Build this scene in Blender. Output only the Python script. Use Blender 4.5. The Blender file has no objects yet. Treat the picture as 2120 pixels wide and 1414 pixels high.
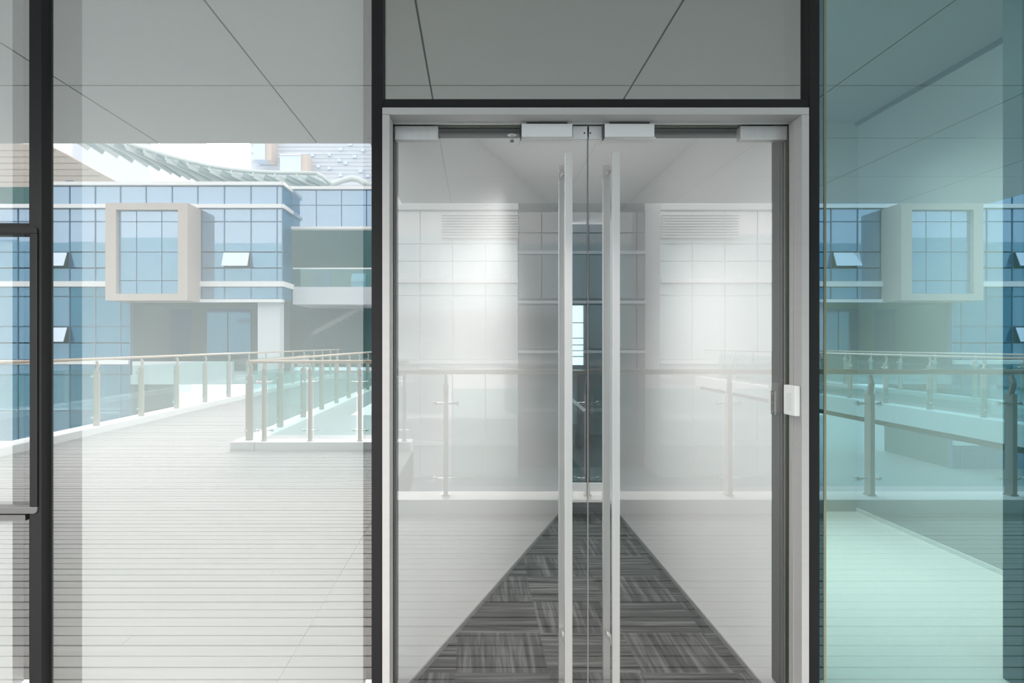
import bpy, bmesh, math, random
from mathutils import Vector, Matrix
random.seed(7)
S = bpy.context.scene
COL = S.collection

# ------------------------------------------------------------------ camera, world, exposure
F = 1400.0            # focal length in pixels of the 2120 px wide frame
D = 3.2               # camera to glass line
EYE = 1.65            # eye height above the deck
U0, V0 = 985.0, 712.0 # principal point of the photograph
cam_d = bpy.data.cameras.new('camera')
cam = bpy.data.objects.new('camera', cam_d)
COL.objects.link(cam)
cam.location = (0, -D, EYE)
cam.rotation_euler = (math.radians(90), 0, 0)
cam_d.sensor_width = 36.0
cam_d.lens = F / 2120.0 * 36.0
cam_d.shift_x = (1060 - U0) / 2120.0
cam_d.shift_y = (V0 - 707) / 2120.0
cam_d.clip_start = 0.05
cam_d.clip_end = 500
S.camera = cam

world = bpy.data.worlds.new('overcast_sky')
S.world = world
world.use_nodes = True
nt = world.node_tree
bg = nt.nodes['Background']
tc = nt.nodes.new('ShaderNodeTexCoord')
sx = nt.nodes.new('ShaderNodeSeparateXYZ')
rp = nt.nodes.new('ShaderNodeValToRGB')
nt.links.new(tc.outputs['Generated'], sx.inputs[0])
nt.links.new(sx.outputs['Z'], rp.inputs[0])
rp.color_ramp.elements[0].position = 0.0
rp.color_ramp.elements[0].color = (1.0, 1.0, 1.0, 1)
rp.color_ramp.elements[1].position = 0.9
rp.color_ramp.elements[1].color = (0.95, 0.975, 1.0, 1)
nt.links.new(rp.outputs[0], bg.inputs['Color'])
bg.inputs['Strength'].default_value = 1.0

sun_d = bpy.data.lights.new('hazy_sun', 'SUN')
sun_d.energy = 3.0
sun_d.angle = math.radians(30)
sun_d.color = (1.0, 0.95, 0.90)
sun = bpy.data.objects.new('hazy_sun', sun_d)
COL.objects.link(sun)
sun.rotation_euler = Vector((0.10, 0.88, -0.31)).to_track_quat('-Z', 'Y').to_euler()

vs = S.view_settings
vs.view_transform = 'Standard'
vs.look = 'None'
vs.gamma = 1.0
vs.use_curve_mapping = False
vs.exposure = 1.65
S.cycles.max_bounces = 12
S.cycles.diffuse_bounces = 5
S.cycles.glossy_bounces = 6
S.cycles.transparent_max_bounces = 24
S.cycles.use_denoising = True
S.cycles.sample_clamp_indirect = 8.0



def lamp(name, loc, sx_, sy_, power, spread, color=(1, 0.98, 0.95)):
    ld = bpy.data.lights.new(name, 'AREA')
    ld.shape = 'RECTANGLE'
    ld.size, ld.size_y = sx_, sy_
    ld.energy = power
    ld.spread = math.radians(spread)
    ld.color = color
    o = bpy.data.objects.new(name, ld)
    COL.objects.link(o)
    o.location = loc
    return o


# added unseen fill light brightening the corridor walls behind the double door
lamp('corridor_fill', (0.61, 1.0, 2.98), 0.5, 1.6, 6.8, 108)
# another added fill, unseen, lifting the lobby floor and lower wall
lamp('lobby_fill', (2.85, 1.7, 3.81), 1.0, 1.8, 23, 85)


# ------------------------------------------------------------------ photograph pixel -> metres
def PX(u, y=0.0):
    return (u - U0) / F * (D + y)


def PZ(v, y=0.0):
    return EYE - (v - V0) / F * (D + y)


def RX(u, d):          # a thing mirrored in the glass: it stands at y = -(d - D)
    return (u - U0) / F * d


def RZ(v, d):
    return EYE - (v - V0) / F * d


def RY(d):
    return -(d - D)


# ------------------------------------------------------------------ materials
MATS = {}


def mat(name, color, rough=0.5, metal=0.0, noise=0.0, nscale=(4, 4, 4), bump=0.0, spec=0.5):
    if name in MATS:
        return MATS[name]
    m = bpy.data.materials.new(name)
    m.use_nodes = True
    n, l = m.node_tree.nodes, m.node_tree.links
    b = n['Principled BSDF']
    b.inputs['Base Color'].default_value = (*color, 1)
    b.inputs['Roughness'].default_value = rough
    b.inputs['Metallic'].default_value = metal
    b.inputs['Specular IOR Level'].default_value = spec
    if noise or bump:
        g = n.new('ShaderNodeNewGeometry')
        mp = n.new('ShaderNodeMapping')
        mp.inputs['Scale'].default_value = nscale
        t = n.new('ShaderNodeTexNoise')
        t.inputs['Scale'].default_value = 1.0
        t.inputs['Detail'].default_value = 4
        l.new(g.outputs['Position'], mp.inputs['Vector'])
        l.new(mp.outputs[0], t.inputs['Vector'])
        if noise:
            mx = n.new('ShaderNodeMix')
            mx.data_type = 'RGBA'
            mx.inputs[6].default_value = tuple(max(0, c * (1 - noise)) for c in color) + (1,)
            mx.inputs[7].default_value = tuple(min(1, c * (1 + noise)) for c in color) + (1,)
            l.new(t.outputs['Fac'], mx.inputs[0])
            l.new(mx.outputs[2], b.inputs['Base Color'])
        if bump:
            bp = n.new('ShaderNodeBump')
            bp.inputs['Strength'].default_value = bump
            l.new(t.outputs['Fac'], bp.inputs['Height'])
            l.new(bp.outputs[0], b.inputs['Normal'])
    MATS[name] = m
    return m


def glass(name, refl, rtint, ttint, rough=0.0):
    """Coated architectural glass: a share of mirror, the rest clear and tinted."""
    m = bpy.data.materials.new(name)
    m.use_nodes = True
    n, l = m.node_tree.nodes, m.node_tree.links
    n.remove(n['Principled BSDF'])
    tr = n.new('ShaderNodeBsdfTransparent')
    tr.inputs['Color'].default_value = (*ttint, 1)
    gl = n.new('ShaderNodeBsdfGlossy')
    gl.inputs['Color'].default_value = (*rtint, 1)
    gl.inputs['Roughness'].default_value = rough
    mx = n.new('ShaderNodeMixShader')
    mx.inputs[0].default_value = refl
    l.new(tr.outputs[0], mx.inputs[1])
    l.new(gl.outputs[0], mx.inputs[2])
    l.new(mx.outputs[0], n['Material Output'].inputs['Surface'])
    MATS[name] = m
    return m


def clear(name, tint):
    m = bpy.data.materials.new(name)
    m.use_nodes = True
    n, l = m.node_tree.nodes, m.node_tree.links
    n.remove(n['Principled BSDF'])
    tr = n.new('ShaderNodeBsdfTransparent')
    tr.inputs['Color'].default_value = (*tint, 1)
    l.new(tr.outputs[0], n['Material Output'].inputs['Surface'])
    MATS[name] = m
    return m


def facade_glass(name, color, refl, rough=0.02, coat=(0.66, 0.84, 1.0)):
    """Blue curtain wall glass of the far buildings: coloured body with a mirror coat."""
    m = bpy.data.materials.new(name)
    m.use_nodes = True
    n, l = m.node_tree.nodes, m.node_tree.links
    n.remove(n['Principled BSDF'])
    df = n.new('ShaderNodeBsdfDiffuse')
    df.inputs['Color'].default_value = (*color, 1)
    gl = n.new('ShaderNodeBsdfGlossy')
    gl.inputs['Color'].default_value = (*coat, 1)
    gl.inputs['Roughness'].default_value = rough
    mx = n.new('ShaderNodeMixShader')
    mx.inputs[0].default_value = refl
    l.new(df.outputs[0], mx.inputs[1])
    l.new(gl.outputs[0], mx.inputs[2])
    l.new(mx.outputs[0], n['Material Output'].inputs['Surface'])
    MATS[name] = m
    return m


BLACK = mat('black_aluminium', (0.010, 0.010, 0.011), 0.55, 0.0, 0.25, (3, 3, 3), 0.0, 0.25)
GREYBAR = mat('grey_aluminium', (0.10, 0.10, 0.10), 0.45)
SILVER = mat('satin_aluminium', (0.43, 0.42, 0.415), 0.45, 0.2, 0.05, (2, 2, 40))
STEEL = mat('brushed_steel', (0.57, 0.56, 0.555), 0.30, 0.65, 0.08, (60, 60, 1.2))
HOUSING = mat('anodised_housing', (0.70, 0.70, 0.70), 0.42, 0.2)
DARKSTEEL = mat('dark_steel', (0.06, 0.06, 0.06), 0.4, 0.5)
WHITEPLASTIC = mat('white_plastic', (0.78, 0.78, 0.77), 0.4)
SCREW = mat('screw_metal', (0.30, 0.30, 0.30), 0.3, 0.9)
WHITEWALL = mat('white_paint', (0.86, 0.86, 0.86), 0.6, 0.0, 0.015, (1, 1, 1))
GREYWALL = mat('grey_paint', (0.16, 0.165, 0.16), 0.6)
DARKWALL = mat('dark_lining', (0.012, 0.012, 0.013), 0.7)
TEALWALL = mat('deep_teal_wall', (0.03, 0.065, 0.08), 0.35)
CEILPANEL = mat('canopy_panel', (0.77, 0.745, 0.72), 0.5, 0.0, 0.03, (0.5, 0.5, 1))
SEAM = mat('canopy_seam', (0.20, 0.20, 0.20), 0.7)
CURB = mat('white_stone_curb', (0.84, 0.85, 0.85), 0.6, 0.0, 0.04, (3, 3, 3))
RAILWOOD = mat('champagne_handrail', (0.62, 0.52, 0.42), 0.35, 0.2)
POST = mat('champagne_post', (0.50, 0.47, 0.42), 0.35, 0.3)
CHROME = mat('chrome_clamp', (0.9, 0.9, 0.9), 0.15, 1.0)
BANDWHITE = mat('white_facade_band', (0.80, 0.80, 0.80), 0.5)
MULLION = mat('facade_mullion', (0.10, 0.20, 0.30), 0.5)
BEIGE = mat('beige_box_cladding', (0.50, 0.43, 0.39), 0.6, 0.0, 0.02, (1, 1, 1))
STONE = mat('beige_stone', (0.52, 0.47, 0.43), 0.7, 0.0, 0.10, (0.2, 0.2, 6))
TRELLIS = mat('pale_trellis_steel', (0.62, 0.68, 0.68), 0.5)
RIB = mat('grey_trellis_rib', (0.36, 0.44, 0.46), 0.5)
TOWER = mat('pale_tower_cladding', (0.66, 0.72, 0.80), 0.5, 0.0, 0.02, (0.1, 0.1, 2.0))
RECESS = mat('recess_wall', (0.075, 0.165, 0.165), 0.6)
CONCRETE = mat('pale_concrete', (0.62, 0.65, 0.68), 0.7, 0.0, 0.05, (0.5, 0.5, 0.5))
PLAZA = mat('lower_plaza_paving', (0.35, 0.385, 0.395), 0.5, 0.0, 0.08, (0.3, 0.3, 0.3))
DECKWOOD = mat('weathered_deck_plank', (0.37, 0.362, 0.365), 0.75, 0.0, 0.22, (0.9, 14, 3), 0.04, 0.2)
UNDERDECK = mat('deck_gap', (0.02, 0.02, 0.02), 0.9)
UPPERWALL = facade_glass('upper_storey_glass', (0.20, 0.30, 0.30), 0.10, 0.4)
PANE = facade_glass('pale_blue_curtain_glass', (0.10, 0.20, 0.32), 0.36)
PANE_DEEP = facade_glass('deep_blue_curtain_glass', (0.012, 0.12, 0.22), 0.24, 0.02, (0.42, 0.76, 0.95))
PANE_OPEN = facade_glass('opened_window_glass', (0.62, 0.68, 0.78), 0.35)
PANE_GREY = facade_glass('grey_curtain_glass', (0.75, 0.75, 0.75), 0.35, 0.05, (0.95, 0.95, 0.95))
PANE_SMOKE = facade_glass('smoke_curtain_glass', (0.14, 0.14, 0.14), 0.25, 0.05, (0.9, 0.9, 0.9))

G_LEFT = glass('coated_glass_clear', 0.43, (1.0, 0.985, 0.975), (0.93, 0.958, 0.958))
G_TOP = glass('coated_glass_grey', 0.42, (0.96, 0.97, 0.95), (0.60, 0.62, 0.60))
G_DOOR = glass('door_glass', 0.15, (0.97, 0.97, 0.97), (0.95, 0.95, 0.95))
G_RIGHT = glass('coated_glass_green', 0.28, (0.58, 0.86, 1.0), (0.40, 0.58, 0.545))
G_BACK = clear('glass_rear_face', (0.975, 0.98, 0.975))
G_EDGE = mat('green_glass_edge', (0.16, 0.20, 0.12), 0.25)
G_RAIL = glass('balustrade_glass', 0.10, (0.9, 1.0, 1.0), (0.80, 0.92, 0.91))
G_END = glass('corridor_end_glass', 0.12, (0.9, 0.95, 1.0), (0.62, 0.76, 0.80))


def carpet_material():
    m = bpy.data.materials.new('striped_carpet_tiles')
    m.use_nodes = True
    n, l = m.node_tree.nodes, m.node_tree.links
    b = n['Principled BSDF']
    b.inputs['Roughness'].default_value = 0.95
    b.inputs['Specular IOR Level'].default_value = 0.1
    g = n.new('ShaderNodeNewGeometry')
    ck = n.new('ShaderNodeTexChecker')
    ck.inputs['Scale'].default_value = 2.0
    off = n.new('ShaderNodeMapping')
    off.inputs['Location'].default_value = (0.11, 0.07, 0.25)
    l.new(g.outputs['Position'], off.inputs['Vector'])
    l.new(off.outputs[0], ck.inputs['Vector'])
    ck.inputs['Color1'].default_value = (0, 0, 0, 1)
    ck.inputs['Color2'].default_value = (1, 1, 1, 1)
    outs = []
    for sc in ((1.2, 26, 1), (26, 1.2, 1)):
        mp = n.new('ShaderNodeMapping')
        mp.inputs['Scale'].default_value = sc
        l.new(g.outputs['Position'], mp.inputs['Vector'])
        t = n.new('ShaderNodeTexNoise')
        t.inputs['Scale'].default_value = 1.0
        t.inputs['Detail'].default_value = 3
        t.inputs['Roughness'].default_value = 0.65
        l.new(mp.outputs[0], t.inputs['Vector'])
        outs.append(t.outputs['Fac'])
    mx = n.new('ShaderNodeMix')
    mx.data_type = 'FLOAT'
    l.new(ck.outputs['Fac'], mx.inputs[0])
    l.new(outs[0], mx.inputs[2])
    l.new(outs[1], mx.inputs[3])
    rp = n.new('ShaderNodeValToRGB')
    e = rp.color_ramp.elements
    e[0].position, e[0].color = 0.36, (0.012, 0.012, 0.012, 1)
    e[1].position, e[1].color = 0.66, (0.12, 0.12, 0.12, 1)
    k = e.new(0.5)
    k.color = (0.042, 0.042, 0.042, 1)
    l.new(mx.outputs[0], rp.inputs[0])
    l.new(rp.outputs[0], b.inputs['Base Color'])
    return m


CARPET = carpet_material()


# ------------------------------------------------------------------ mesh helpers
class MB:
    """Collects shapes and links them as ONE mesh object."""

    def __init__(self):
        self.bm = bmesh.new()

    def box(self, x0, x1, y0, y1, z0, z1, mi=0):
        v = [self.bm.verts.new(p) for p in (
            (x0, y0, z0), (x1, y0, z0), (x1, y1, z0), (x0, y1, z0),
            (x0, y0, z1), (x1, y0, z1), (x1, y1, z1), (x0, y1, z1))]
        fs = [(0, 3, 2, 1), (4, 5, 6, 7), (0, 1, 5, 4), (1, 2, 6, 5), (2, 3, 7, 6), (3, 0, 4, 7)]
        out = []
        for f in fs:
            fc = self.bm.faces.new([v[i] for i in f])
            fc.material_index = mi
            out.append(fc)
        return out            # bottom, top, front(y0), x1, back(y1), x0

    def prism(self, pts, z0, z1, mi=0):
        """Vertical prism over an XY outline (counter-clockwise)."""
        lo = [self.bm.verts.new((x, y, z0)) for x, y in pts]
        hi = [self.bm.verts.new((x, y, z1)) for x, y in pts]
        n = len(pts)
        self.bm.faces.new(list(reversed(lo))).material_index = mi
        self.bm.faces.new(hi).material_index = mi
        for i in range(n):
            j = (i + 1) % n
            self.bm.faces.new((lo[i], lo[j], hi[j], hi[i])).material_index = mi

    def plate(self, pts, y0, y1, mi=0):
        """Prism along Y over an XZ outline."""
        a = [self.bm.verts.new((x, y0, z)) for x, z in pts]
        c = [self.bm.verts.new((x, y1, z)) for x, z in pts]
        n = len(pts)
        self.bm.faces.new(a).material_index = mi
        self.bm.faces.new(list(reversed(c))).material_index = mi
        for i in range(n):
            j = (i + 1) % n
            self.bm.faces.new((a[j], a[i], c[i], c[j])).material_index = mi

    def tube(self, path, r, seg=10, caps=True):
        rings = []
        path = [Vector(p) for p in path]
        for i, p in enumerate(path):
            d = (path[min(i + 1, len(path) - 1)] - path[max(i - 1, 0)]).normalized()
            up = Vector((0, 0, 1)) if abs(d.z) < 0.9 else Vector((1, 0, 0))
            a = d.cross(up).normalized()
            b2 = d.cross(a).normalized()
            rr = r[i] if isinstance(r, (list, tuple)) else r
            rings.append([self.bm.verts.new(p + a * math.cos(t) * rr + b2 * math.sin(t) * rr)
                          for t in (2 * math.pi * k / seg for k in range(seg))])
        for a, b2 in zip(rings, rings[1:]):
            for k in range(seg):
                self.bm.faces.new((a[k], a[(k + 1) % seg], b2[(k + 1) % seg], b2[k])).smooth = True
        if caps:
            self.bm.faces.new(list(reversed(rings[0])))
            self.bm.faces.new(rings[-1])

    def bar(self, p, q, w, h):
        """Rectangular bar from p to q."""
        p, q = Vector(p), Vector(q)
        d = (q - p).normalized()
        up = Vector((0, 0, 1)) if abs(d.z) < 0.95 else Vector((0, 1, 0))
        a = d.cross(up).normalized() * w / 2
        b2 = a.cross(d).normalized() * h / 2
        v = [self.bm.verts.new(c + s * a + t * b2) for c in (p, q) for s, t in ((-1, -1), (1, -1), (1, 1), (-1, 1))]
        for f in ((0, 1, 2, 3), (7, 6, 5, 4), (0, 4, 5, 1), (1, 5, 6, 2), (2, 6, 7, 3), (3, 7, 4, 0)):
            self.bm.faces.new([v[i] for i in f])

    def build(self, name, mats, parent=None, bevel=0.0, origin=None):
        bm = self.bm
        bmesh.ops.recalc_face_normals(bm, faces=bm.faces)
        if bevel:
            bmesh.ops.bevel(bm, geom=list(bm.edges), offset=bevel, segments=2, affect='EDGES', profile=0.7)
        if origin is not None:
            bmesh.ops.translate(bm, verts=bm.verts, vec=-Vector(origin))
        me = bpy.data.meshes.new(name)
        bm.to_mesh(me)
        bm.free()
        for m in (mats if isinstance(mats, (list, tuple)) else [mats]):
            me.materials.append(m)
        o = bpy.data.objects.new(name, me)
        COL.objects.link(o)
        if origin is not None:
            o.location = origin
        if parent is not None:
            o.parent = parent
            o.matrix_parent_inverse = Matrix.Translation(-parent.location)
        return o


def tag(o, label, cat, group=None, kind=None):
    o['label'] = label
    o['category'] = cat
    if group:
        o['group'] = group
    if kind:
        o['kind'] = kind
    return o


def root(name, loc, label, cat, group=None, kind=None):
    o = bpy.data.objects.new(name, None)
    o.empty_display_size = 0.1
    COL.objects.link(o)
    o.location = loc
    return tag(o, label, cat, group, kind)


def boxobj(name, m, x0, x1, y0, y1, z0, z1, parent=None, bevel=0.0):
    b = MB()
    b.box(x0, x1, y0, y1, z0, z1)
    return b.build(name, m, parent, bevel)


def pane(name, m, x0, x1, z0, z1, parent=None, y=0.0, t=0.010):
    """Glass pane: coated front face towards the deck, clear rear face, green cut edges."""
    b = MB()
    fs = b.box(x0, x1, y, y + t, z0, z1)
    fs[4].material_index = 1
    for k in (0, 1, 3, 5):
        fs[k].material_index = 2
    return b.build(name, [m, G_BACK, G_EDGE], parent)


def struct(o, label, cat):
    return tag(o, label, cat, None, 'structure')


# ------------------------------------------------------------------ the glazed front: frame bars
TOPZ = 3.95
# tall posts
def post_bar(name, u0, u1, label, y0=-0.045, y1=0.12, z1=TOPZ):
    b = MB()
    b.box(PX(u0, y0), PX(u1, y0), y0, y1, -0.02, z1)
    return struct(b.build(name, BLACK, None, 0.003), label, 'window frame')


post_bar('trim_1', 61, 86, 'slim black upright window post with the small sash hung beside it')
post_bar('trim_2', 769, 793, 'black upright post between the wide mirrored pane and the door frame')
post_bar('trim_3', 1676, 1696, 'black upright post between the door frame and the green tinted pane')
b = MB()
b.box(PX(793, -0.045) - 0.002, PX(1676, -0.045) + 0.002, -0.040, 0.12, PZ(222, -0.04), PZ(205, -0.04))
struct(b.build('trim_4', BLACK, None, 0.003), 'black crossbar above the silver door frame and below the transom pane', 'window frame')
# post at the frame's right edge of the photograph
b = MB()
b.box(PX(2113, 0.03), PX(2165, 0.03), 0.02, 0.14, -0.02, TOPZ)
struct(b.build('trim_5', mat('green_grey_aluminium', (0.07, 0.12, 0.115), 0.5), None, 0.003), 'dark post behind the far edge of the green tinted pane', 'window frame')

# ------------------------------------------------------------------ glass panes of the front
def window(name, m, u0, u1, v0, v1, label, z0=None, z1=None):
    o = pane(name, m, PX(u0), PX(u1), PZ(v1) if z0 is None else z0, PZ(v0) if z1 is None else z1)
    return struct(o, label, 'window')


window('window_1', G_LEFT, 86.5, 770, 0, 0, 'wide clear pane mirroring the walkway, the railings and the blue building', 0.0, TOPZ)
window('window_2', G_TOP, 794, 1676, 0, 212, 'grey transom pane above the double door mirroring the canopy panels', None, TOPZ)
window('window_3', G_RIGHT, 1696.5, 2160, 0, 0, 'green tinted pane beside the door mirroring the beige box window', 0.0, TOPZ)
window('window_4', G_LEFT, -240, 60.5, 0, 462, 'narrow cut-off pane above the small black sash at the picture edge', None, TOPZ)
window('window_5', G_LEFT, -240, 60.5, 1070, 0, 'pale low pane below the small black sash at the picture edge', 0.0, None)

b = MB()
b.box(PX(1705), PX(1710), -0.003, -0.0005, 0, TOPZ - 0.02)
struct(b.build('trim_8', mat('olive_sealant', (0.20, 0.21, 0.13), 0.6)), 'olive sealant strip down the near edge of the green tinted pane', 'sealant')

# small sash window between them
sash = root('window_6', (PX(0), 0, PZ(1060)), 'small sash window with a rounded black frame beside the slim post', 'window', None, 'structure')
pane('sash_pane', G_LEFT, PX(-240), PX(64), PZ(1056), PZ(478), sash)


def bar_rounded(name, pts_outer, m, parent, y0, y1, bevel=0.004):
    b = MB()
    b.plate(pts_outer, y0, y1)
    return b.build(name, m, parent, bevel)


ys = -0.055
xl, xr = PX(-230, ys), PX(77, ys)
zt, zb = PZ(469, ys), PZ(1064, ys)
w = 0.032
rr = 0.02
bar_rounded('top_rail', [(xl, zt - w), (xr - w, zt - w), (xr - 0.001, zt - w), (xr - 0.001, zt - rr)] +
            [(xr - rr + rr * math.sin(a), zt - rr + rr * math.cos(a)) for a in (1.3, 0.9, 0.5, 0.1)] + [(xl, zt)], BLACK, sash, ys, 0.0)
bar_rounded('stile', [(xr - w, zb + w), (xr, zb + w), (xr, zt - w), (xr - w, zt - w)], BLACK, sash, ys, 0.0)
bar_rounded('bottom_rail', [(xl, zb), (xr - rr, zb)] + [(xr - rr + rr * math.sin(a), zb + rr - rr * math.cos(a)) for a in (0.4, 0.8, 1.2)] +
            [(xr, zb + w), (xl, zb + w)], GREYBAR, sash, ys, 0.0)
struct(boxobj('trim_6', GREYBAR, PX(-240), PX(61), -0.03, 0.05, PZ(1078, -0.03), PZ(1066, -0.03)), 'dark grey crossbar between the small sash and the pale low pane', 'window frame')

struct(boxobj('trim_9', BLACK, PX(-240), PX(61), 0.001, 0.05, PZ(480), PZ(461)), 'black crossbar between the cut-off upper pane and the small sash', 'window frame')

# ------------------------------------------------------------------ silver door frame
yf, yb = -0.152, 0.146
XL, XR = PX(815), PX(1628)         # faces of the door opening
ZT = PZ(260)
fw = 0.033
frame = root('door_frame', (PX(1220), 0, 0), 'satin silver aluminium frame around the double glass door', 'door frame', None, 'structure')
boxobj('jamb', SILVER, XL - fw, XL, yf, yb, 0, ZT, frame, 0.002)
boxobj('jamb', SILVER, XR, XR + fw, yf, yb, 0, ZT, frame, 0.002)
boxobj('head', SILVER, XL - fw, XR + fw, yf, yb, ZT + 0.001, ZT + fw, frame, 0.002)
# stop beads that run along the reveals
boxobj('door_stop', GREYBAR, XR - 0.006, XR + 0.001, 0.028, yb, 0, ZT, frame)
boxobj('door_stop', GREYBAR, XL - 0.001, XL + 0.006, 0.028, yb, 0, ZT, frame)
boxobj('gasket', DARKSTEEL, XR - 0.005, XR + 0.001, -0.026, -0.003, 0, ZT, frame)
boxobj('gasket', DARKSTEEL, XL - 0.001, XL + 0.005, -0.026, -0.003, 0, ZT, frame)
boxobj('bead', STEEL, XR - 0.004, XR + 0.001, -0.073, -0.066, 0, ZT, frame)
boxobj('bead', STEEL, XL - 0.001, XL + 0.004, -0.073, -0.066, 0, ZT, frame)
boxobj('bead', STEEL, XL, XR, -0.045, -0.035, ZT - 0.006, ZT + 0.001, frame)
boxobj('header_rail', mat('dark_header', (0.03, 0.03, 0.03), 0.5), XL + 0.008, XR - 0.008, 0.035, 0.11, PZ(276, 0.035), ZT, frame)

# ------------------------------------------------------------------ two glass door leaves
XM = PX(1217)


def door_leaf(name, x0, x1, hx, hinge_x, hinge_w, label, handle_label, patch_y):
    r = root(name, (hinge_x, 0, 0), label, 'door', None, 'structure')
    zt_ = ZT - 0.004
    g = pane('glass_pane', G_DOOR, x0, x1, 0.008, zt_, r, 0.0, 0.012)
    # patch fitting clamped over the top corner
    xa, xb = (hinge_x, hinge_x + hinge_w) if hinge_w > 0 else (hinge_x + hinge_w, hinge_x)
    boxobj('patch_fitting', STEEL, xa, xb, patch_y, 0.03, PZ(289, patch_y), PZ(259.5, patch_y) - 0.002, r, 0.003)
    boxobj('patch_fitting', STEEL, xa, xb, patch_y, 0.03, 0.005, 0.030, r, 0.003)
    # square pull handle: outer bar, inner bar, stand-offs through the glass
    a = 0.111
    hw = 0.0175
    ho = boxobj('pull_handle', STEEL, hx - hw, hx + hw, -a - 0.012, -a + 0.012, 0.05, PZ(316, -a), r, 0.002)
    ho['label'] = handle_label
    hi = boxobj('pull_handle', STEEL, hx - hw, hx + hw, a - 0.012, a + 0.012, -0.06, PZ(370, a), r, 0.002)
    for zz in (PZ(352), 0.25):
        s = MB()
        s.tube([(hx, -a + 0.011, zz), (hx, -0.001, zz)], 0.010, 14)
        s.build('standoff', STEEL, ho)
        s = MB()
        s.tube([(hx, 0.013, zz), (hx, a - 0.011, zz)], 0.010, 14)
        s.build('standoff', STEEL, hi)
    # lock plate at the meeting edge
    return r


hxl = PX(1176.5, -0.111)
hxr = PX(1274.5, -0.111)
dl = door_leaf('door_1', XL + 0.004, XM - 0.0025, hxl, XL + 0.006, PX(907, -0.02) - XL - 0.006,
               'frameless glass door leaf next to the wide mirrored pane', 'tall square steel pull bar', -0.018)
dr = door_leaf('door_2', XM + 0.0025, XR - 0.004, hxr, XR - 0.004, PX(1533, -0.02) - XR + 0.004,
               'frameless glass door leaf next to the green tinted pane', 'tall square steel pull bar', -0.018)
boxobj('edge_seal', mat('clear_seal', (0.25, 0.25, 0.25), 0.3), XM - 0.0025, XM - 0.0005, -0.001, 0.013, 0.01, ZT - 0.05, dl)
boxobj('edge_seal', mat('clear_seal', (0.25, 0.25, 0.25), 0.3), XM + 0.0005, XM + 0.0025, -0.001, 0.013, 0.01, ZT - 0.05, dr)
# armature plates of the magnet locks, fixed to the leaves
for lf, ua, ub, us in ((dl, 1186, 1216, 1209), (dr, 1219.5, 1246, 1221)):
    pl = boxobj('armature_plate', HOUSING, PX(ua, -0.012), PX(ub, -0.012), -0.012, -0.0005, PZ(288, -0.012), PZ(261, -0.012), lf, 0.001)
    s = MB()
    xx, zz = PX(us + 1, -0.012), PZ(275.5, -0.012)
    s.tube([(xx, -0.014, zz), (xx, -0.011, zz)], 0.004, 12)
    s.build('screw', DARKSTEEL, pl)
    s = MB()
    xx, zz = PX((ua + ub) / 2 - (6 if lf is dl else -6), -0.012), PZ(289.5, -0.012)
    s.tube([(xx, -0.006, zz + 0.004), (xx, -0.006, zz - 0.006)], 0.0035, 12)
    s.build('screw', CHROME, pl)

# ------------------------------------------------------------------ magnet locks on the head of the frame
for nm, ua, ub, lab in (('magnet_lock', 1080, 1185, 'silver magnet lock housing above the door leaf next to the wide mirrored pane'),
                        ('magnet_lock', 1252, 1355, 'silver magnet lock housing above the door leaf next to the green tinted pane')):
    yk = -0.060
    r = root(nm, (PX((ua + ub) / 2, yk), yk, PZ(259, yk)), lab, 'lock', 'magnet locks over the double door')
    b = MB()
    b.box(PX(ua, yk), PX(ub, yk), yk, -0.016, PZ(283, yk), PZ(256, yk))
    b.build('housing', HOUSING, r, 0.002)
    boxobj('mounting_plate', HOUSING, PX(ua - 4, -0.03), PX(ub + 2, -0.03), -0.034, -0.014, PZ(288, -0.03), PZ(284.2, -0.03), r, 0.001)
    boxobj('end_cap', DARKSTEEL, PX(ua, yk) - 0.004, PX(ua, yk) - 0.0005, yk + 0.004, -0.016, PZ(286, yk), PZ(257, yk), r)
    s = MB()
    s.tube([(PX(ua - 2, -0.034), -0.0365, PZ(286, -0.034)), (PX(ua - 2, -0.034), -0.0335, PZ(286, -0.034))], 0.003, 10)
    s.build('screw', DARKSTEEL, r)
    # bracket up to the soffit
    boxobj('bracket', DARKSTEEL, PX(ua + 10, -0.05), PX(ub - 10, -0.05), -0.05, -0.018, PZ(256, yk) - 0.001, ZT, r)

# ceiling hook sensor behind the glass
r = root('door_contact', (PX(1060, 0.06), 0.06, PZ(276, 0.06)), 'small round metal contact hanging from the header behind the glass', 'door contact')
s = MB()
xx, zz = PX(1060, 0.06), PZ(276, 0.06)
s.tube([(xx, 0.06, zz), (xx, 0.06, zz - 0.004), (xx, 0.06, zz - 0.010), (xx, 0.06, zz - 0.013)], [0.020, 0.024, 0.022, 0.012], 20)
s.build('flange', HOUSING, r)
s = MB()
s.tube([(xx, 0.06, zz - 0.013), (xx, 0.06, zz - 0.036)], 0.007, 14)
s.build('stem', STEEL, r)
s = MB()
s.tube([(xx, 0.06, zz - 0.036), (xx, 0.06, zz - 0.042)], 0.010, 14)
s.build('tip', DARKSTEEL, r)

# ------------------------------------------------------------------ access switch box on the jamb
r = root('access_switch', (XR, -0.08, 1.385), 'white plastic switch box fixed to the side of the silver jamb', 'switch')
b = MB()
b.box(XR - 0.026, XR - 0.001, -0.138, -0.028, PZ(862, -0.138), PZ(799, -0.138))
b.build('cover', WHITEPLASTIC, r, 0.005)
boxobj('button', mat('pale_button', (0.70, 0.70, 0.69), 0.35), XR - 0.0285, XR - 0.0255, -0.108, -0.058, 1.345, 1.425, r, 0.001)
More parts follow.
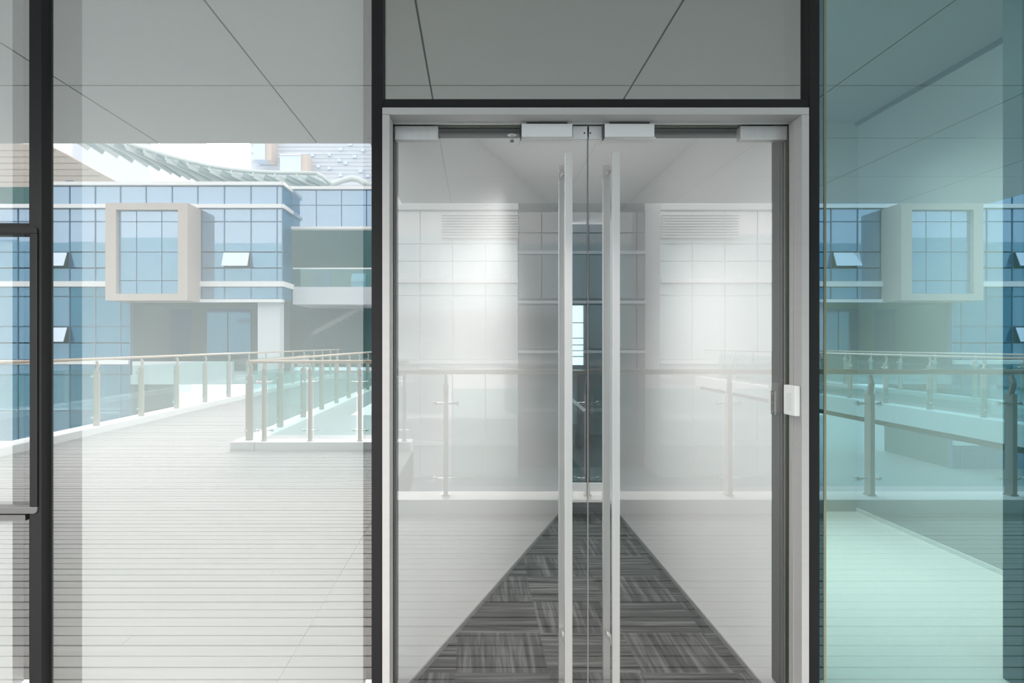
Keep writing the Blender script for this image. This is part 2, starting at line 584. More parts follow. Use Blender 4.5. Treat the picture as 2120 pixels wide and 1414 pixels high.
# strike plate on the inner edge of the jamb
r = root('strike_plate', (XR - 0.005, 0.14, 1.36), 'small dark strike plate with screws on the inner edge of the jamb', 'strike plate')
z0, z1 = PZ(858, 0.13), PZ(809, 0.13)
boxobj('plate', DARKSTEEL, XR - 0.010, XR - 0.0065, 0.10, 0.145, z0, z1, r, 0.0005)
boxobj('lip', SILVER, XR - 0.013, XR - 0.0065, 0.088, 0.098, z0, z1, r, 0.0005)
for k in (0.12, 0.5, 0.88):
    s = MB()
    s.tube([(XR - 0.0125, 0.124, z0 + (z1 - z0) * k), (XR - 0.0095, 0.124, z0 + (z1 - z0) * k)], 0.006, 12)
    s.build('screw', SCREW, r)

# ------------------------------------------------------------------ the corridor behind the double door
YE = 4.33
FZ = -0.115         # the corridor floor lies a low step below the deck
CW_L0, CW_L1 = (XL + 0.004, 0.15), (1.049, YE)
RXW = 1.468
CZ = 3.0
b = MB()
b.prism([(CW_L0[0] - 0.10, CW_L0[1]), CW_L0, CW_L1, (CW_L1[0] - 0.10, CW_L1[1])], FZ, CZ)
struct(b.build('wall_left', WHITEWALL), 'white slanting corridor wall behind the leaf next to the wide pane', 'wall')
b = MB()
b.box(RXW, RXW + 0.10, 0.15, YE, FZ, CZ)
struct(b.build('wall_right', WHITEWALL), 'white straight corridor wall behind the leaf next to the green pane', 'wall')
b = MB()
b.prism([(XL - 0.02, 0.0), (XR + 0.02, 0.0), (XR + 0.02, YE + 0.1), (XL - 0.02, YE + 0.1)], FZ - 0.05, FZ)
struct(b.build('floor', CARPET), 'dark grey striped carpet tiles narrowing down the corridor', 'floor')
b = MB()
b.box(XL - 0.1, XR + 0.10, 0.15, YE + 0.1, CZ, CZ + 0.08)
struct(b.build('ceiling', WHITEWALL), 'plain white corridor ceiling above the carpet', 'ceiling')
# skirting
sk = mat('grey_skirting', (0.22, 0.22, 0.22), 0.45)
b = MB()
d_ = Vector((CW_L1[0] - CW_L0[0], CW_L1[1] - CW_L0[1])).normalized()
n_ = Vector((d_.y, -d_.x)) * 0.010
b.prism([(CW_L0[0] + 0.001, CW_L0[1]), (CW_L0[0] + n_.x, CW_L0[1] + n_.y), (CW_L1[0] + n_.x, CW_L1[1] + n_.y), (CW_L1[0] + 0.001, CW_L1[1])], FZ + 0.001, FZ + 0.03)
struct(b.build('baseboard_left', sk), 'low grey skirting along the slanting corridor wall', 'skirting')
struct(boxobj('baseboard_right', sk, RXW - 0.010, RXW, 0.15, YE, FZ + 0.001, FZ + 0.03), 'low grey skirting along the straight corridor wall', 'skirting')
# glazed slot at the end, a dark room and a bright window beyond
zs = EYE - (1000 - V0) / F * (D + YE)
struct(boxobj('wall_sill', WHITEWALL, 0.95, RXW, YE, YE + 0.10, FZ, zs), 'white low wall closing the far end of the carpet', 'wall')
slot = root('window_7', (1.1, YE, zs), 'narrow dark glazed slot at the far end of the corridor', 'window', None, 'structure')
pane('slot_pane', G_END, 1.04, RXW - 0.01, zs + 0.015, CZ - 0.05, slot, YE + 0.05, 0.01)
boxobj('slot_frame', BLACK, 0.97, RXW, YE + 0.03, YE + 0.08, zs, zs + 0.015, slot)
boxobj('slot_frame', BLACK, 1.238, 1.252, YE + 0.03, YE + 0.08, zs + 0.016, CZ, slot)
yr = YE + 4.0
b = MB()
zw0, zw1 = PZ(756, yr), PZ(632, yr)
xw0, xw1 = PX(1165, yr), PX(1209, yr)
b.box(-1.0, xw0, yr, yr + 0.1, -0.5, 4.2)
b.box(xw1, 3.0, yr, yr + 0.1, -0.5, 4.2)
b.box(xw0, xw1, yr, yr + 0.1, -0.5, zw0)
b.box(xw0, xw1, yr, yr + 0.1, zw1, 4.2)
struct(b.build('wall_back', TEALWALL), 'deep teal wall of the room beyond the corridor slot', 'wall')
w8 = root('window_8', (xw0, yr, zw0), 'bright white window in the deep teal wall beyond the slot', 'window', None, 'structure')
for v in (668, 700, 714, 726, 738):
    boxobj('glazing_bar', GREYBAR, xw0, xw1, yr + 0.03, yr + 0.05, PZ(v, yr) - 0.008, PZ(v, yr) + 0.006, w8)
pane('window_pane', G_END, xw0, xw1, zw0, zw1, w8, yr + 0.06, 0.008)
struct(boxobj('wall_side', TEALWALL, 2.6, 2.7, YE + 0.2, yr, -0.5, 4.2), 'deep teal side wall of the room beyond the slot', 'wall')
struct(boxobj('floor_back', mat('dark_room_floor', (0.05, 0.06, 0.06), 0.3), -1.0, 2.6, YE + 0.1, yr, -0.06, -0.01), 'dark floor of the room beyond the slot', 'floor')
r = root('office_desk', (1.2, yr - 0.6, 0.0), 'dark desk seen as a sliver through the corridor slot', 'desk')
zd = PZ(768, yr - 0.9)
boxobj('desk_top', mat('dark_desk', (0.02, 0.02, 0.025), 0.4), 0.7, 1.75, yr - 0.9, yr - 0.2, zd - 0.03, zd, r, 0.004)
for xx in (0.75, 1.65):
    boxobj('leg', mat('dark_desk', (0.02, 0.02, 0.025), 0.4), xx, xx + 0.05, yr - 0.8, yr - 0.3, -0.01, zd - 0.03, r)
boxobj('modesty_panel', mat('grey_desk_panel', (0.16, 0.19, 0.20), 0.4), 0.81, 1.64, yr - 0.6, yr - 0.57, 0.35, zd - 0.035, r)
br = MB()  # pale diagonal stripe built as a rail, only parented to the desk
br.bar((PX(1180, yr - 0.95), yr - 0.95, PZ(824, yr - 0.95)), (PX(1211, yr - 0.95), yr - 0.95, PZ(850, yr - 0.95)), 0.03, 0.05)
br.build('slanting_rail', STEEL, r)

# ------------------------------------------------------------------ rooms behind the side panes
# pale wall close behind the wide pane
yw = 0.03
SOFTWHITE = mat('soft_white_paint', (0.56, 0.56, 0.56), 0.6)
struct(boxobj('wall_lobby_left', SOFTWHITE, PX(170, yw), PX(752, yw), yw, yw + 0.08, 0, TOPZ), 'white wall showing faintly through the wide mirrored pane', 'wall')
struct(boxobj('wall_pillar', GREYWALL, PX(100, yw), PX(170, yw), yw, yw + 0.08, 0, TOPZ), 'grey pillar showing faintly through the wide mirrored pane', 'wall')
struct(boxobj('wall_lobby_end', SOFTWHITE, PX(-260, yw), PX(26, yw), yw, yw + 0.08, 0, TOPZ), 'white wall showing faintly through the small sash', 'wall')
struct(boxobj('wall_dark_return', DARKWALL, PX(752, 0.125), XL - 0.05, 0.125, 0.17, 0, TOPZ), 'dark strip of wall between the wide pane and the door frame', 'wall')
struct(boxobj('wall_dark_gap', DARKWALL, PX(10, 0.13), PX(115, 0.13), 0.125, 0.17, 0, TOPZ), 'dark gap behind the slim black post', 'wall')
# lobby behind the green pane
YL = 3.46
LX = 3.76
LZ = 3.83
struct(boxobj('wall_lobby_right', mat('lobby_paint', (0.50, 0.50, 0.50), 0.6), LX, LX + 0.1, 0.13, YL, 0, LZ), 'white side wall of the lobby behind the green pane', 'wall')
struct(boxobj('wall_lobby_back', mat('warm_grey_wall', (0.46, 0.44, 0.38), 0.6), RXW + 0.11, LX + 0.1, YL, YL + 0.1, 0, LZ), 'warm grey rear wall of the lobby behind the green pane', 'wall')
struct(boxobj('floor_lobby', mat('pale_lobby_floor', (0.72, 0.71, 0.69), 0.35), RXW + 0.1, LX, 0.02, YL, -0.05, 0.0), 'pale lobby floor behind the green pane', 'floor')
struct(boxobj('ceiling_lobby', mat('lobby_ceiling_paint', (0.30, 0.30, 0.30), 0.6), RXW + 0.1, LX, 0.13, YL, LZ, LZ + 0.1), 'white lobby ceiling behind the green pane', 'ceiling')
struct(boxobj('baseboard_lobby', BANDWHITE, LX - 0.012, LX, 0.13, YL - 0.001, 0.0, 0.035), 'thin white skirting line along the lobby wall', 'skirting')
struct(boxobj('trim_7', GREYBAR, LX - 0.025, LX, 0.13, YL - 0.001, LZ - 0.035, LZ - 0.001), 'dark trim between the lobby wall and ceiling', 'trim')
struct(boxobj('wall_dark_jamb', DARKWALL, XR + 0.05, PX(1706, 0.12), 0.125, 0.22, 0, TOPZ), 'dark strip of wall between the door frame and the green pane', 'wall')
# storeys above the canopy
b = MB()
b.box(-60, 60, 0.14, 0.5, 3.99, 12)
struct(boxobj('wall_ground_left', UPPERWALL, -60, PX(-244), 0.02, 0.12, -5, 3.98), 'blue green ground storey beyond the small sash', 'wall')
struct(boxobj('wall_ground_right', UPPERWALL, PX(2165, 0.03) + 0.01, 60, 0.02, 0.12, -5, 3.98), 'blue green ground storey beyond the green tinted pane', 'wall')
struct(b.build('wall_front', UPPERWALL), 'blue green upper storeys of the building above the canopy', 'wall')
struct(boxobj('wall_over_door', mat('transom_lining', (0.26, 0.26, 0.245), 0.7), PX(780), PX(1690), 0.125, 0.145, ZT + 0.04, 3.98), 'dark wall behind the transom pane', 'wall')

# ------------------------------------------------------------------ canopy above the deck
HC = 2.35
ZC = EYE + HC
xs = [-26, -9.29, -7.43, -5.57, -3.71, -1.857, -1.24, -0.413, 1.42, 3.28, 5.13, 6.99, 8.6]
yd = [0.0, 6.15 - D, 7.93 - D]
yd2 = [0.0, 6.15 - D, 7.72 - D, 9.5 - D, 11.3 - D]
g_ = 0.008
b = MB()
for i in range(len(xs) - 1):
    rows = yd if xs[i + 1] <= -1.2 else yd2
    ga = 0.0 if xs[i] == -1.24 else g_
    gb = 0.0 if xs[i + 1] == -1.24 else g_
    for j in range(len(rows) - 1):
        b.box(xs[i] + ga, xs[i + 1] - gb, -rows[j + 1] + (0 if j == len(rows) - 2 else g_), -rows[j] - g_, ZC, ZC + 0.004)
can = struct(b.build('ceiling_canopy', CEILPANEL), 'grey panelled canopy over the deck mirrored above the building', 'ceiling')
bk = MB()
bk.box(-26, -1.24, -(7.93 - D), 0, ZC + 0.006, ZC + 0.45)
bk.box(-1.24, 8.6, -(11.3 - D), 0, ZC + 0.006, ZC + 0.45)
bk.build('canopy_backing', SEAM, can)

# ------------------------------------------------------------------ deck, curbs, lower plaza
pw = 0.125
b = MB()


def planks(x0, x1, y_near, y_far, seed):
    rnd = random.Random(seed)
    k0, k1 = int(round(-y_near / pw)), int(round(-y_far / pw))
    for k in range(k0, k1):
        ya, yb_ = -(k + 1) * pw + 0.0075, -k * pw - 0.0075
        x = x0
        dz = rnd.uniform(-0.0015, 0.0015)
        while x < x1 - 0.01:
            ln = min(rnd.uniform(5, 9), x1 - x)
            if x1 - (x + ln) < 0.4:
                ln = x1 - x
            b.box(x + 0.001, x + ln - 0.002, ya, yb_, -0.025, dz + rnd.uniform(-0.001, 0.001))
            x += ln


planks(-6.95, -0.97, 0.0, -7.25, 1)
planks(-0.97, 13.9, 0.0, -3.375, 2)
planks(-6.95, -3.8, -7.25, -29.0, 3)
planks(10.7, 13.9, -3.375, -29.0, 4)
struct(b.build('floor_deck', DECKWOOD), 'weathered grey plank deck mirrored across the foot of the panes', 'floor')
b = MB()
b.box(-6.95, -0.97, -7.3, 0, -0.5, -0.026)
b.box(-0.97, 13.9, -3.4, 0, -0.5, -0.026)
b.box(-6.95, -3.8, -29.0, -7.3, -0.5, -0.026)
b.box(10.7, 13.9, -29.0, -3.4, -0.5, -0.026)
struct(b.build('floor_substructure', UNDERDECK), 'dark bearers under the plank deck', 'floor')
struct(boxobj('ground', PLAZA, -60, 60, -60, -3.0, -5.2, -5.0), 'pale blue green paving of the lower plaza under the walkway', 'ground')

CH = 0.13


def curb(name, x0, x1, y0, y1, label):
    return struct(boxobj(name, CURB, x0, x1, y0, y1, -0.3, CH, None, 0.008), label, 'curb')


curb('curb', -7.30, -6.93, -32, -0.2, 'white stone curb under the long railing beside the blue facade')
curb('curb', -3.80, -3.43, -28.5, -7.26, 'white stone curb under the railing on the inner side of the walkway')
curb('curb', -3.42, -1.0, -7.62, -7.26, 'white stone curb under the short railing across the deck end')
curb('curb', -0.96, 10.29, -3.78, -3.39, 'white stone curb under the railing mirrored in the doors')
curb('curb', 10.3, 10.69, -28.5, -3.39, 'white stone curb on the inner side of the mirrored second walkway')
curb('curb', 13.92, 14.3, -28.5, -0.2, 'white stone curb on the outer side of the mirrored second walkway')


def make_post():
    m = MB()
    # flat upright with a bent neck carrying the handrail
    m.box(-0.055, 0.055, -0.022, 0.022, 0, 1.02)
    m.bar((0, 0, 1.01), (0.035, 0, 1.13), 0.03, 0.05)
    m.bar((0.035, 0, 1.12), (0.0, 0, 1.20), 0.03, 0.045)
    m.box(-0.05, 0.05, -0.04, 0.04, 0, 0.015)
    o = m.build('post', POST, None)
    c = []
    for z in (0.16, 0.92):
        q = MB()
        q.tube([(-0.018, -0.13, z), (-0.018, 0.13, z)], 0.012, 8)
        q.tube([(-0.018, -0.13, z), (-0.018, -0.10, z)], 0.024, 10)
        q.tube([(-0.018, 0.10, z), (-0.018, 0.13, z)], 0.024, 10)
        c.append(q.build('clamp', CHROME, o))
    return o, c


POST0, CLAMPS0 = make_post()
first_post = [True]


def railing(label, p0, p1, ts, group=None):
    """A railing from p0 to p1 (XY, metres) with posts at distances ts along it."""
    p0, p1 = Vector(p0), Vector(p1)
    dvec = (p1 - p0).normalized()
    ang = math.atan2(dvec.y, dvec.x)
    r = root('railing', (p0.x, p0.y, CH), label, 'railing', group or 'railings along the deck and walkways')
    m = MB()
    zt_ = CH + 1.24
    m.tube([(p0.x, p0.y, zt_), (p1.x, p1.y, zt_)], 0.027, 10)
    m.build('handrail', RAILWOOD, r)
    for t in ts:
        q = p0 + dvec * t
        if first_post[0]:
            o, cl = POST0, CLAMPS0
            first_post[0] = False
        else:
            o = POST0.copy()
            COL.objects.link(o)
            cl = []
            for c0 in CLAMPS0:
                c = c0.copy()
                COL.objects.link(c)
                c.parent = o
                cl.append(c)
        o.parent = r
        o.matrix_parent_inverse = Matrix()
        o.location = (q.x - p0.x, q.y - p0.y, 0)
        o.rotation_euler = (0, 0, ang + math.pi / 2)
        for c in cl:
            c.matrix_parent_inverse = Matrix()
    for a, c in zip(ts, ts[1:]):
        qa, qc = p0 + dvec * (a + 0.06), p0 + dvec * (c - 0.06)
        m = MB()
        m.bar((qa.x, qa.y, CH + 0.58), (qc.x, qc.y, CH + 0.58), 0.01, 0.98)
        m.build('glass_panel', G_RAIL, r)
    return r


def steps(a, step, n):
    return [a + step * k for k in range(n)]


railing('long champagne railing with glass panels beside the blue facade', (-7.05, RY(5.5)), (-7.05, RY(35)), steps(0.35 + 0.0, 1.68, 18))
railing('receding champagne railing on the inner side of the walkway', (-3.58, RY(10.62)), (-3.58, RY(31)), steps(0.08, 1.67, 12))
railing('short champagne railing across the end of the deck', (-3.52, RY(10.62)), (-1.05, RY(10.62)), [0.2, 0.92, 1.70, 2.4])
railing('champagne railing mirrored across the middle of both door leaves', (-0.94, RY(6.80)), (10.2, RY(6.80)), steps(0.64, 1.42, 7))
railing('receding railing on the inner side of the second walkway', (10.5, RY(7.1)), (10.5, RY(31)), steps(0.2, 1.67, 14))
railing('long railing on the outer side of the second walkway', (14.02, RY(7.1)), (14.02, RY(31)), steps(0.2, 1.67, 14))

# ------------------------------------------------------------------ the blue building with the beige box window (and its twin)
DF = 36.0


def make_block(mirror):
    """Front block in mirrored-view coordinates; mirror=True builds the twin on the other side."""
    XMID = 3.47
    nm = 'blue_office_block'
    lab = ('blue glass office block with a beige box window beyond the walkway' if not mirror else
           'blue glass office block with a beige box window mirrored in the green pane')

    def X(u, d=DF):
        x = RX(u, d)
        return 2 * XMID - x if mirror else x

    r = root(nm, (X(400), RY(DF), -5), lab, 'building')

    def bx(name, m, ua, ub, da, db, va, vb, dv=DF, bevel=0.0):
        xa, xb = sorted((X(ua, dv), X(ub, dv)))
        return boxobj(name, m, xa, xb, RY(db), RY(da), RZ(vb, dv), RZ(va, dv), r, bevel)

    cols = [-68, -15, 38, 92, 145, 198, 250, 303, 357, 410, 465, 520, 574, 585]
    rows_hi = [(385, 424), (432, 459), (459, 522), (522, 555), (555, 583), (594, 620)]
    rows_lo = [(594, 614), (614, 676), (676, 710), (710, 745), (754, 776), (776, 850), (850, 912), (921, 985)]
    body = bx('wall', RECESS, -68, 584, DF + 0.25, DF + 1.6, 385, 624)
    bx('wall', RECESS, -68, 268, DF + 0.25, DF + 6, 626, 985)
    tilted = {(92, 522), (92, 676), (465, 522)}
    rnd = random.Random(5)

    def pane_at(ua, ub, va, vb, m):
        g = 1.1
        xa, xb = sorted((X(ua + g), X(ub - g)))
        za, zb = RZ(vb - g, DF), RZ(va + g, DF)
        mb = MB()
        cx, cz = (xa + xb) / 2, (za + zb) / 2
        mb.box(xa - cx, xb - cx, -0.02, 0.02, za - cz, zb - cz)
        o = mb.build('window', m, r)
        o.matrix_parent_inverse = Matrix()
        o.location = Vector((cx, RY(DF), cz)) - r.location
        o.rotation_euler = (rnd.uniform(-0.004, 0.004), 0, rnd.uniform(-0.004, 0.004))
        return o, zb - cz

    for ua, ub in zip(cols, cols[1:]):
        rows = list(rows_hi)
        if ub <= 250:
            rows = rows_hi[:-1] + rows_lo
        for va, vb in rows:
            if ua < 92 and va == 385:
                continue
            if 218 <= ua and ub <= 388 and va >= 624:
                continue
            if (ua, va) in tilted:
                o, hz = pane_at(ua, ub, va, vb, PANE_OPEN)
                o['label'] = 'window tilted open'
                o.rotation_euler = (math.radians(24), 0, 0)
                o.location = Vector(o.location) + Vector((0, 0.17 + 0.2, 0))
            else:
                m = PANE if (va < 585 or ua >= 250) else (PANE if ua < 145 else PANE_DEEP)
                pane_at(ua, ub, va, vb, m)
    # partial column beside the dark recess
    for va, vb in rows_lo:
        pane_at(250, 270, va, vb, PANE_DEEP)
    # upright and level glazing bars
    for u in cols:
        lo = 985 if u <= 250 else 624
        bx('mullion', MULLION, u - 0.9, u + 0.9, DF - 0.06, DF + 0.25, 385 if u >= 92 else 432, lo)
    bx('mullion', MULLION, 269, 271, DF - 0.06, DF + 0.25, 624, 985)
    for v, ua, ub in ((459, -68, 585), (522, -68, 145), (614, -68, 270), (676, -68, 270), (776, -68, 270), (850, -68, 270)):
        bx('transom', MULLION, ua, ub, DF - 0.05, DF + 0.2, v - 0.6, v + 0.6)
    # white bands and cap
    for v0, v1, ua, ub in ((378, 385, 88, 586), (424, 432, -68, 586), (583, 594, -68, 586), (745, 754, -68, 270), (912, 921, -68, 270), (620, 626, 270, 586)):
        bx('band', BANDWHITE, ua, ub, DF - 0.25, DF + 0.24, v0, v1)
    # glass return of the block towards the recess
    for va, vb in ((385, 424), (432, 520), (520, 583), (594, 620)):
        bx('side_window', PANE_DEEP, 585.1, 586.2, DF + 0.02, DF + 1.65, va + 1, vb - 1)
    for v0, v1 in ((378, 385), (424, 432), (583, 594)):
        bx('band', BANDWHITE, 586, 590, DF - 0.2, DF + 1.75, v0, v1)
    # beige box window
    d3 = 34.2
    xa, xb = sorted((X(218, d3), X(388, d3)))
    za, zb = RZ(622, d3), RZ(420, d3)
    t = 22 / F * d3
    tz = 14 / F * d3
    bay = MB()
    yn, yf_ = RY(d3), RY(DF - 0.1)
    wl, wr = (t, t * 0.35) if not mirror else (t * 0.35, t)
    bay.box(xa, xa + t, yf_, yn, za, zb)
    bay.box(xb - t * 0.9, xb, yf_, yn, za, zb)
    bay.box(xa + t, xb - t * 0.9, yf_, yn, zb - tz, zb)
    bay.box(xa + t, xb - t * 0.9, yf_, yn, za, za + tz)
    o = bay.build('box_window_surround', BEIGE, r)
    o['label'] = 'deep beige frame around a group of panes'
    dp = d3 + 0.25
    for ua, ub in ((240, 283), (283, 335), (335, 388)):
        for va, vb in ((432, 459), (459, 522), (522, 581), (581, 610)):
            x0_, x1_ = sorted((X(ua + 0.9, dp), X(ub - 0.9, dp)))
            q = boxobj('window', PANE, x0_, x1_, RY(dp + 0.05), RY(dp), RZ(vb - 0.8, dp), RZ(va + 0.8, dp), r)
    x0_, x1_ = sorted((X(238, dp), X(389, dp)))
    boxobj('window_grid', MULLION, x0_, x1_, RY(dp + 0.12), RY(dp + 0.06), RZ(611, dp), RZ(431, dp), r)
    # underpass below the block
    bx('wall', RECESS, 262, 600, 41, 41.2, 600, 770, 41)
    for ua, ub in ((280, 330), (332, 395), (430, 472), (474, 520)):
        bx('shop_window', PANE_DEEP, ua, ub, 40.9, 41, 640, 735, 41)
    bx('column', CONCRETE, 531, 577, DF + 0.2, DF + 1.0, 626, 790)
    if not mirror:
        bx('terrace_wall', CONCRETE, 282, 486, DF - 0.4, DF - 0.1, 748, 795)
    bx('terrace_floor', CONCRETE, 272, 586 if mirror else 800, DF - 0.1, 42, 776, 795)
    if mirror:
        return r
    # recessed block next to it
    d2 = 37.7
    c2 = [603, 655, 707, 759, 811]
    for ua, ub in zip(c2, c2[1:]):
        for va, vb in ((393, 425), (425, 470)):
            xa, xb = sorted((X(ua + 0.8, d2), X(ub - 0.8, d2)))
            boxobj('window', PANE, xa, xb, RY(d2 + 0.04), RY(d2), RZ(vb - 0.6, d2), RZ(va + 0.6, d2), r)
    bx('wall', MULLION, 600, 815, d2 + 0.06, d2 + 0.4, 393, 470, d2)
    bx('band', BANDWHITE, 600, 815, d2 - 0.2, d2 + 0.3, 387, 393, d2)
    bx('band', BANDWHITE, 590, 815, d2 - 0.2, d2 + 0.3, 470, 475, d2)
    bx('wall', RECESS, 560, 860, 42, 42.3, 400, 760, 42)
    bx('balcony_wall', CONCRETE, 606, 820, d2, d2 + 0.2, 594, 630, d2)
    bx('balcony_floor', CONCRETE, 606, 820, d2 + 0.2, 41.9, 622, 630, d2)
    bx('balcony_glass', G_RAIL, 606, 820, d2 + 0.05, d2 + 0.08, 556, 594, d2)
    bx('balcony_rail', BANDWHITE, 606, 820, d2 + 0.02, d2 + 0.1, 554, 557, d2)
    for u0, u1 in ((655, 683), (728, 757)):
        bx('balcony_window', PANE, u0, u1, 41.9, 42.0, 566, 600, 42)
    return r


make_block(False)
make_block(True)

# staircase in the recess beside the block
r = root('outdoor_staircase', (RX(690, 39), RY(39), -0.1), 'pale outdoor staircase rising in the dark recess of the block', 'staircase')
m = MB()
m.bar((RX(648, 39), RY(39), RZ(690, 39)), (RX(742, 39), RY(39), RZ(640, 39)), 0.10, 0.22)
m.build('stringer', mat('stair_grey', (0.18, 0.22, 0.22), 0.6), r)
for k in range(9):
    t = k / 8.0
    x = RX(648, 39) + (RX(742, 39) - RX(648, 39)) * t
    z = RZ(690, 39) + (RZ(640, 39) - RZ(690, 39)) * t
    boxobj('tread', mat('stair_grey', (0.18, 0.22, 0.22), 0.6), x - 0.15, x + 0.15, RY(40.4), RY(39.06), z - 0.02, z + 0.03, r)

# ------------------------------------------------------------------ pale central building mirrored faintly in the doors
DC = 33.4
r = root('grey_office_block', (RX(1219, DC), RY(DC), -5), 'grey banded office block mirrored faintly in both door leaves', 'building')


def cbx(name, m, ua, ub, d0, d1, va, vb, dv=DC):
    return boxobj(name, m, RX(ua, dv), RX(ub, dv), RY(d1), RY(d0), RZ(vb, dv), RZ(va, dv), r)


for ua, ub in ((797, 1072), (1366, 1648)):
    cbx('wall', BANDWHITE, ua, ub, DC + 0.06, DC + 3, 395, 990)
for cl in ([797, 802, 870, 937, 1005, 1072], [1366, 1433, 1501, 1568, 1636, 1648]):
    for ua, ub in zip(cl, cl[1:]):
        for va, vb in ((398, 425), (437, 504), (506, 540), (542, 577), (588, 611), (613, 744), (755, 911), (922, 985)):
            cbx('window', PANE_GREY, ua + 0.9, ub - 0.9, DC, DC + 0.05, va, vb)
    for v0, v1 in ((425, 436), (578, 586), (745, 753), (912, 920)):
        cbx('band', BANDWHITE, cl[0], cl[-1], DC - 0.3, DC + 0.05, v0, v1)
for ua, ub in ((915, 1072), (1366, 1523)):  # added slats imitate the trellis roof reflected in this facade
    for k in range(9):
        cbx('reflection_slat', BANDWHITE, ua, ub, DC - 0.5, DC - 0.2, 447 + k * 5.6, 449.4 + k * 5.6)
cbx('recess_wall', mat('recess_grey', (0.16, 0.16, 0.16), 0.4), 1060, 1380, DC + 3, DC + 3.3, 400, 985, DC + 3)
for ua, ub in ((1074, 1120), (1122, 1170), (1172, 1217), (1219, 1266), (1268, 1316), (1318, 1364)):
    for va, vb in ((440, 482), (484, 520), (528, 618), (632, 722), (732, 900)):
        cbx('recess_window', PANE_SMOKE, ua, ub, DC + 2.9, DC + 3.0, va, vb, DC + 3)
for v in (524, 626, 728):
    cbx('recess_band', CONCRETE, 1072, 1366, DC + 2.7, DC + 2.95, v - 3, v + 3, DC + 3)

# ------------------------------------------------------------------ stone wing, towers and the curved roof trellis behind
ds = 41.0
b = MB()
pts = [(-120, 430), (-120, 290), (100, 300), (247, 379), (247, 430)]
b.plate([(RX(u, ds), RZ(v, ds)) for u, v in reversed(pts)], RY(ds + 2), RY(ds))
st = tag(b.build('stone_wing', STONE), 'beige stone wing with a sloping top behind the blue block', 'building')
m = MB()
for k, v in enumerate(range(312, 428, 13)):
    m.box(RX(-120, ds), RX(min(244, 96 + (v - 300) * 1.75), ds), RY(ds), RY(ds) + 0.02, RZ(v, ds), RZ(v - 0.7, ds))
m.build('joint_line', mat('stone_joint', (0.36, 0.32, 0.29), 0.8), st)
boxobj('downpipe', RIB, RX(94, ds), RX(96, ds), RY(ds), RY(ds) + 0.15, RZ(380, ds), RZ(305, ds), st)
boxobj('small_window', MULLION, RX(136, ds), RX(152, ds), RY(ds), RY(ds) + 0.04, RZ(380, ds), RZ(374, ds), st)

dt = 78.0
tw = root('pale_tower', (RX(660, dt), RY(dt), 0), 'pale bluish high-rise with two orange sided box windows', 'building')
boxobj('wall', TOWER, RX(520, dt), RX(790, dt), RY(dt + 14), RY(dt), -5, RZ(284, dt), tw)
for k in range(6, 9):
    boxobj('corner_panel', BANDWHITE, RX(519, dt), RX(527, dt), RY(dt), RY(dt) + 0.3, RZ(300 + 17 * (k - 6), dt), RZ(288 + 17 * (k - 6), dt), tw)
orange = mat('orange_reveal', (0.66, 0.56, 0.50), 0.6)
for ua, ub, va, vb in ((538, 562, 286, 342), (592, 634, 331, 372)):
    o = boxobj('box_window', PANE_OPEN, RX(ua, dt), RX(ub, dt), RY(dt), RY(dt - 2.4), RZ(vb, dt), RZ(va, dt), tw)
    boxobj('reveal', orange, RX(ub, dt), RX(ub + 12, dt), RY(dt), RY(dt - 2.2), RZ(vb, dt), RZ(va, dt), o)
    boxobj('reveal', BANDWHITE, RX(ua, dt), RX(ub, dt), RY(dt - 2.41), RY(dt - 2.6), RZ(va + 3, dt), RZ(va, dt), o)
rnd = random.Random(11)
for u, v in ((612, 322), (648, 322), (683, 321), (706, 310), (703, 333), (716, 339), (683, 349), (747, 355), (706, 364), (762, 365), (660, 345), (735, 325), (726, 300), (752, 312)):
    o = boxobj('window', PANE_OPEN, RX(u - 3.5, dt), RX(u + 3.5, dt), RY(dt), RY(dt - 0.35), RZ(v + 3, dt), RZ(v - 3, dt), tw)
for k in range(14):
    v = 288 + 8 * k
    boxobj('string_course', CONCRETE, RX(528, dt), RX(790, dt), RY(dt), RY(dt) + 0.08, RZ(v, dt), RZ(v - 0.7, dt), tw)
t2 = root('far_tower', (RX(270, 84), RY(84), 0), 'very pale far high-rise showing above the curved trellis', 'building')
boxobj('wall', TOWER, RX(150, 84), RX(312, 84), RY(96), RY(84), -5, RZ(284, 84), t2)
for k in range(3, 5):
    boxobj('corner_panel', BANDWHITE, RX(302, 84), RX(311, 84), RY(84), RY(84) + 0.3, RZ(246 + 17 * k, 84), RZ(234 + 17 * k, 84), t2)

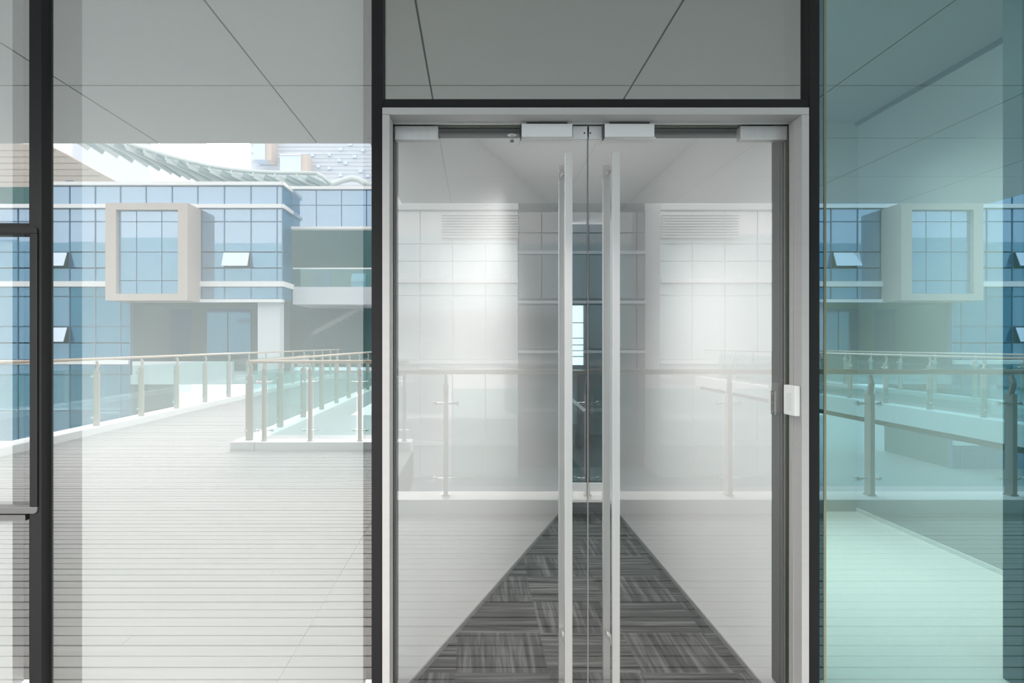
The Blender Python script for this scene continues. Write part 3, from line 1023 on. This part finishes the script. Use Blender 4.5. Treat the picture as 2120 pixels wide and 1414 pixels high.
# curved trellis roof
tr = root('roof_trellis', (RX(400, 44), RY(44), 8), 'curved white steel roof trellis sweeping above the blue block', 'roof trellis')
dq = 44.0
curve = [(90, 246), (150, 262), (212, 281), (262, 296), (300, 308), (345, 322), (390, 334), (435, 344), (480, 351), (525, 355.5), (570, 357.5), (615, 358), (655, 359)]
m = MB()
m.tube([(RX(u, dq), RY(dq), RZ(v, dq)) for u, v in curve], 0.13, 10)
m.tube([(RX(655, dq), RY(dq), RZ(359, dq)), (RX(668, dq), RY(dq), RZ(366, dq)), (RX(685, dq), RY(dq), RZ(382, dq))], 0.13, 10)
m.build('edge_beam', TRELLIS, tr)
for i, (u, v) in enumerate(curve[:-1]):
    for half in (0, 0.5):
        ua = u + (curve[i + 1][0] - u) * half
        va = v + (curve[i + 1][1] - v) * half
        m = MB()
        if half == 0:
            m.box(RX(ua - 2.2, dq), RX(ua + 2.2, dq), RY(dq) - 0.1, RY(dq) + 0.1, RZ(va + 10, dq), RZ(va + 1, dq))
            m.build('stub', TRELLIS, tr)
            m = MB()
        x0, z0 = RX(ua, dq), RZ(va + 9, dq)
        x1, z1 = RX(ua + 95, dq + 1.5), RZ(va + 62, dq + 1.5)
        m.bar((x0, RY(dq), z0), ((x0 + x1) / 2, RY(dq + 0.7), (z0 + z1) / 2 + 0.15), 0.22, 0.3)
        m.bar(((x0 + x1) / 2, RY(dq + 0.7), (z0 + z1) / 2 + 0.15), (x1, RY(dq + 1.5), z1), 0.22, 0.3)
        m.build('rib', RIB if half else TRELLIS, tr)
m = MB()
pp = [(RX(u, dq + 1.8), RZ(v + 16, dq + 1.8)) for u, v in curve]
qq = [(RX(u, dq + 1.8), RZ(v + 3, dq + 1.8)) for u, v in curve]
m.plate(list(pp) + list(reversed(qq)), RY(dq + 1.9), RY(dq + 1.8))
m.build('fascia_panel', mat('trellis_fascia', (0.50, 0.58, 0.60), 0.5), tr)
wv = [(668, 384), (690, 381), (710, 374), (728, 369), (742, 372), (756, 380), (775, 386)]
m = MB()
m.tube([(RX(u, dq + 6), RY(dq + 6), RZ(v, dq + 6)) for u, v in wv], 0.22, 10)
m.build('wave_beam', TRELLIS, tr)
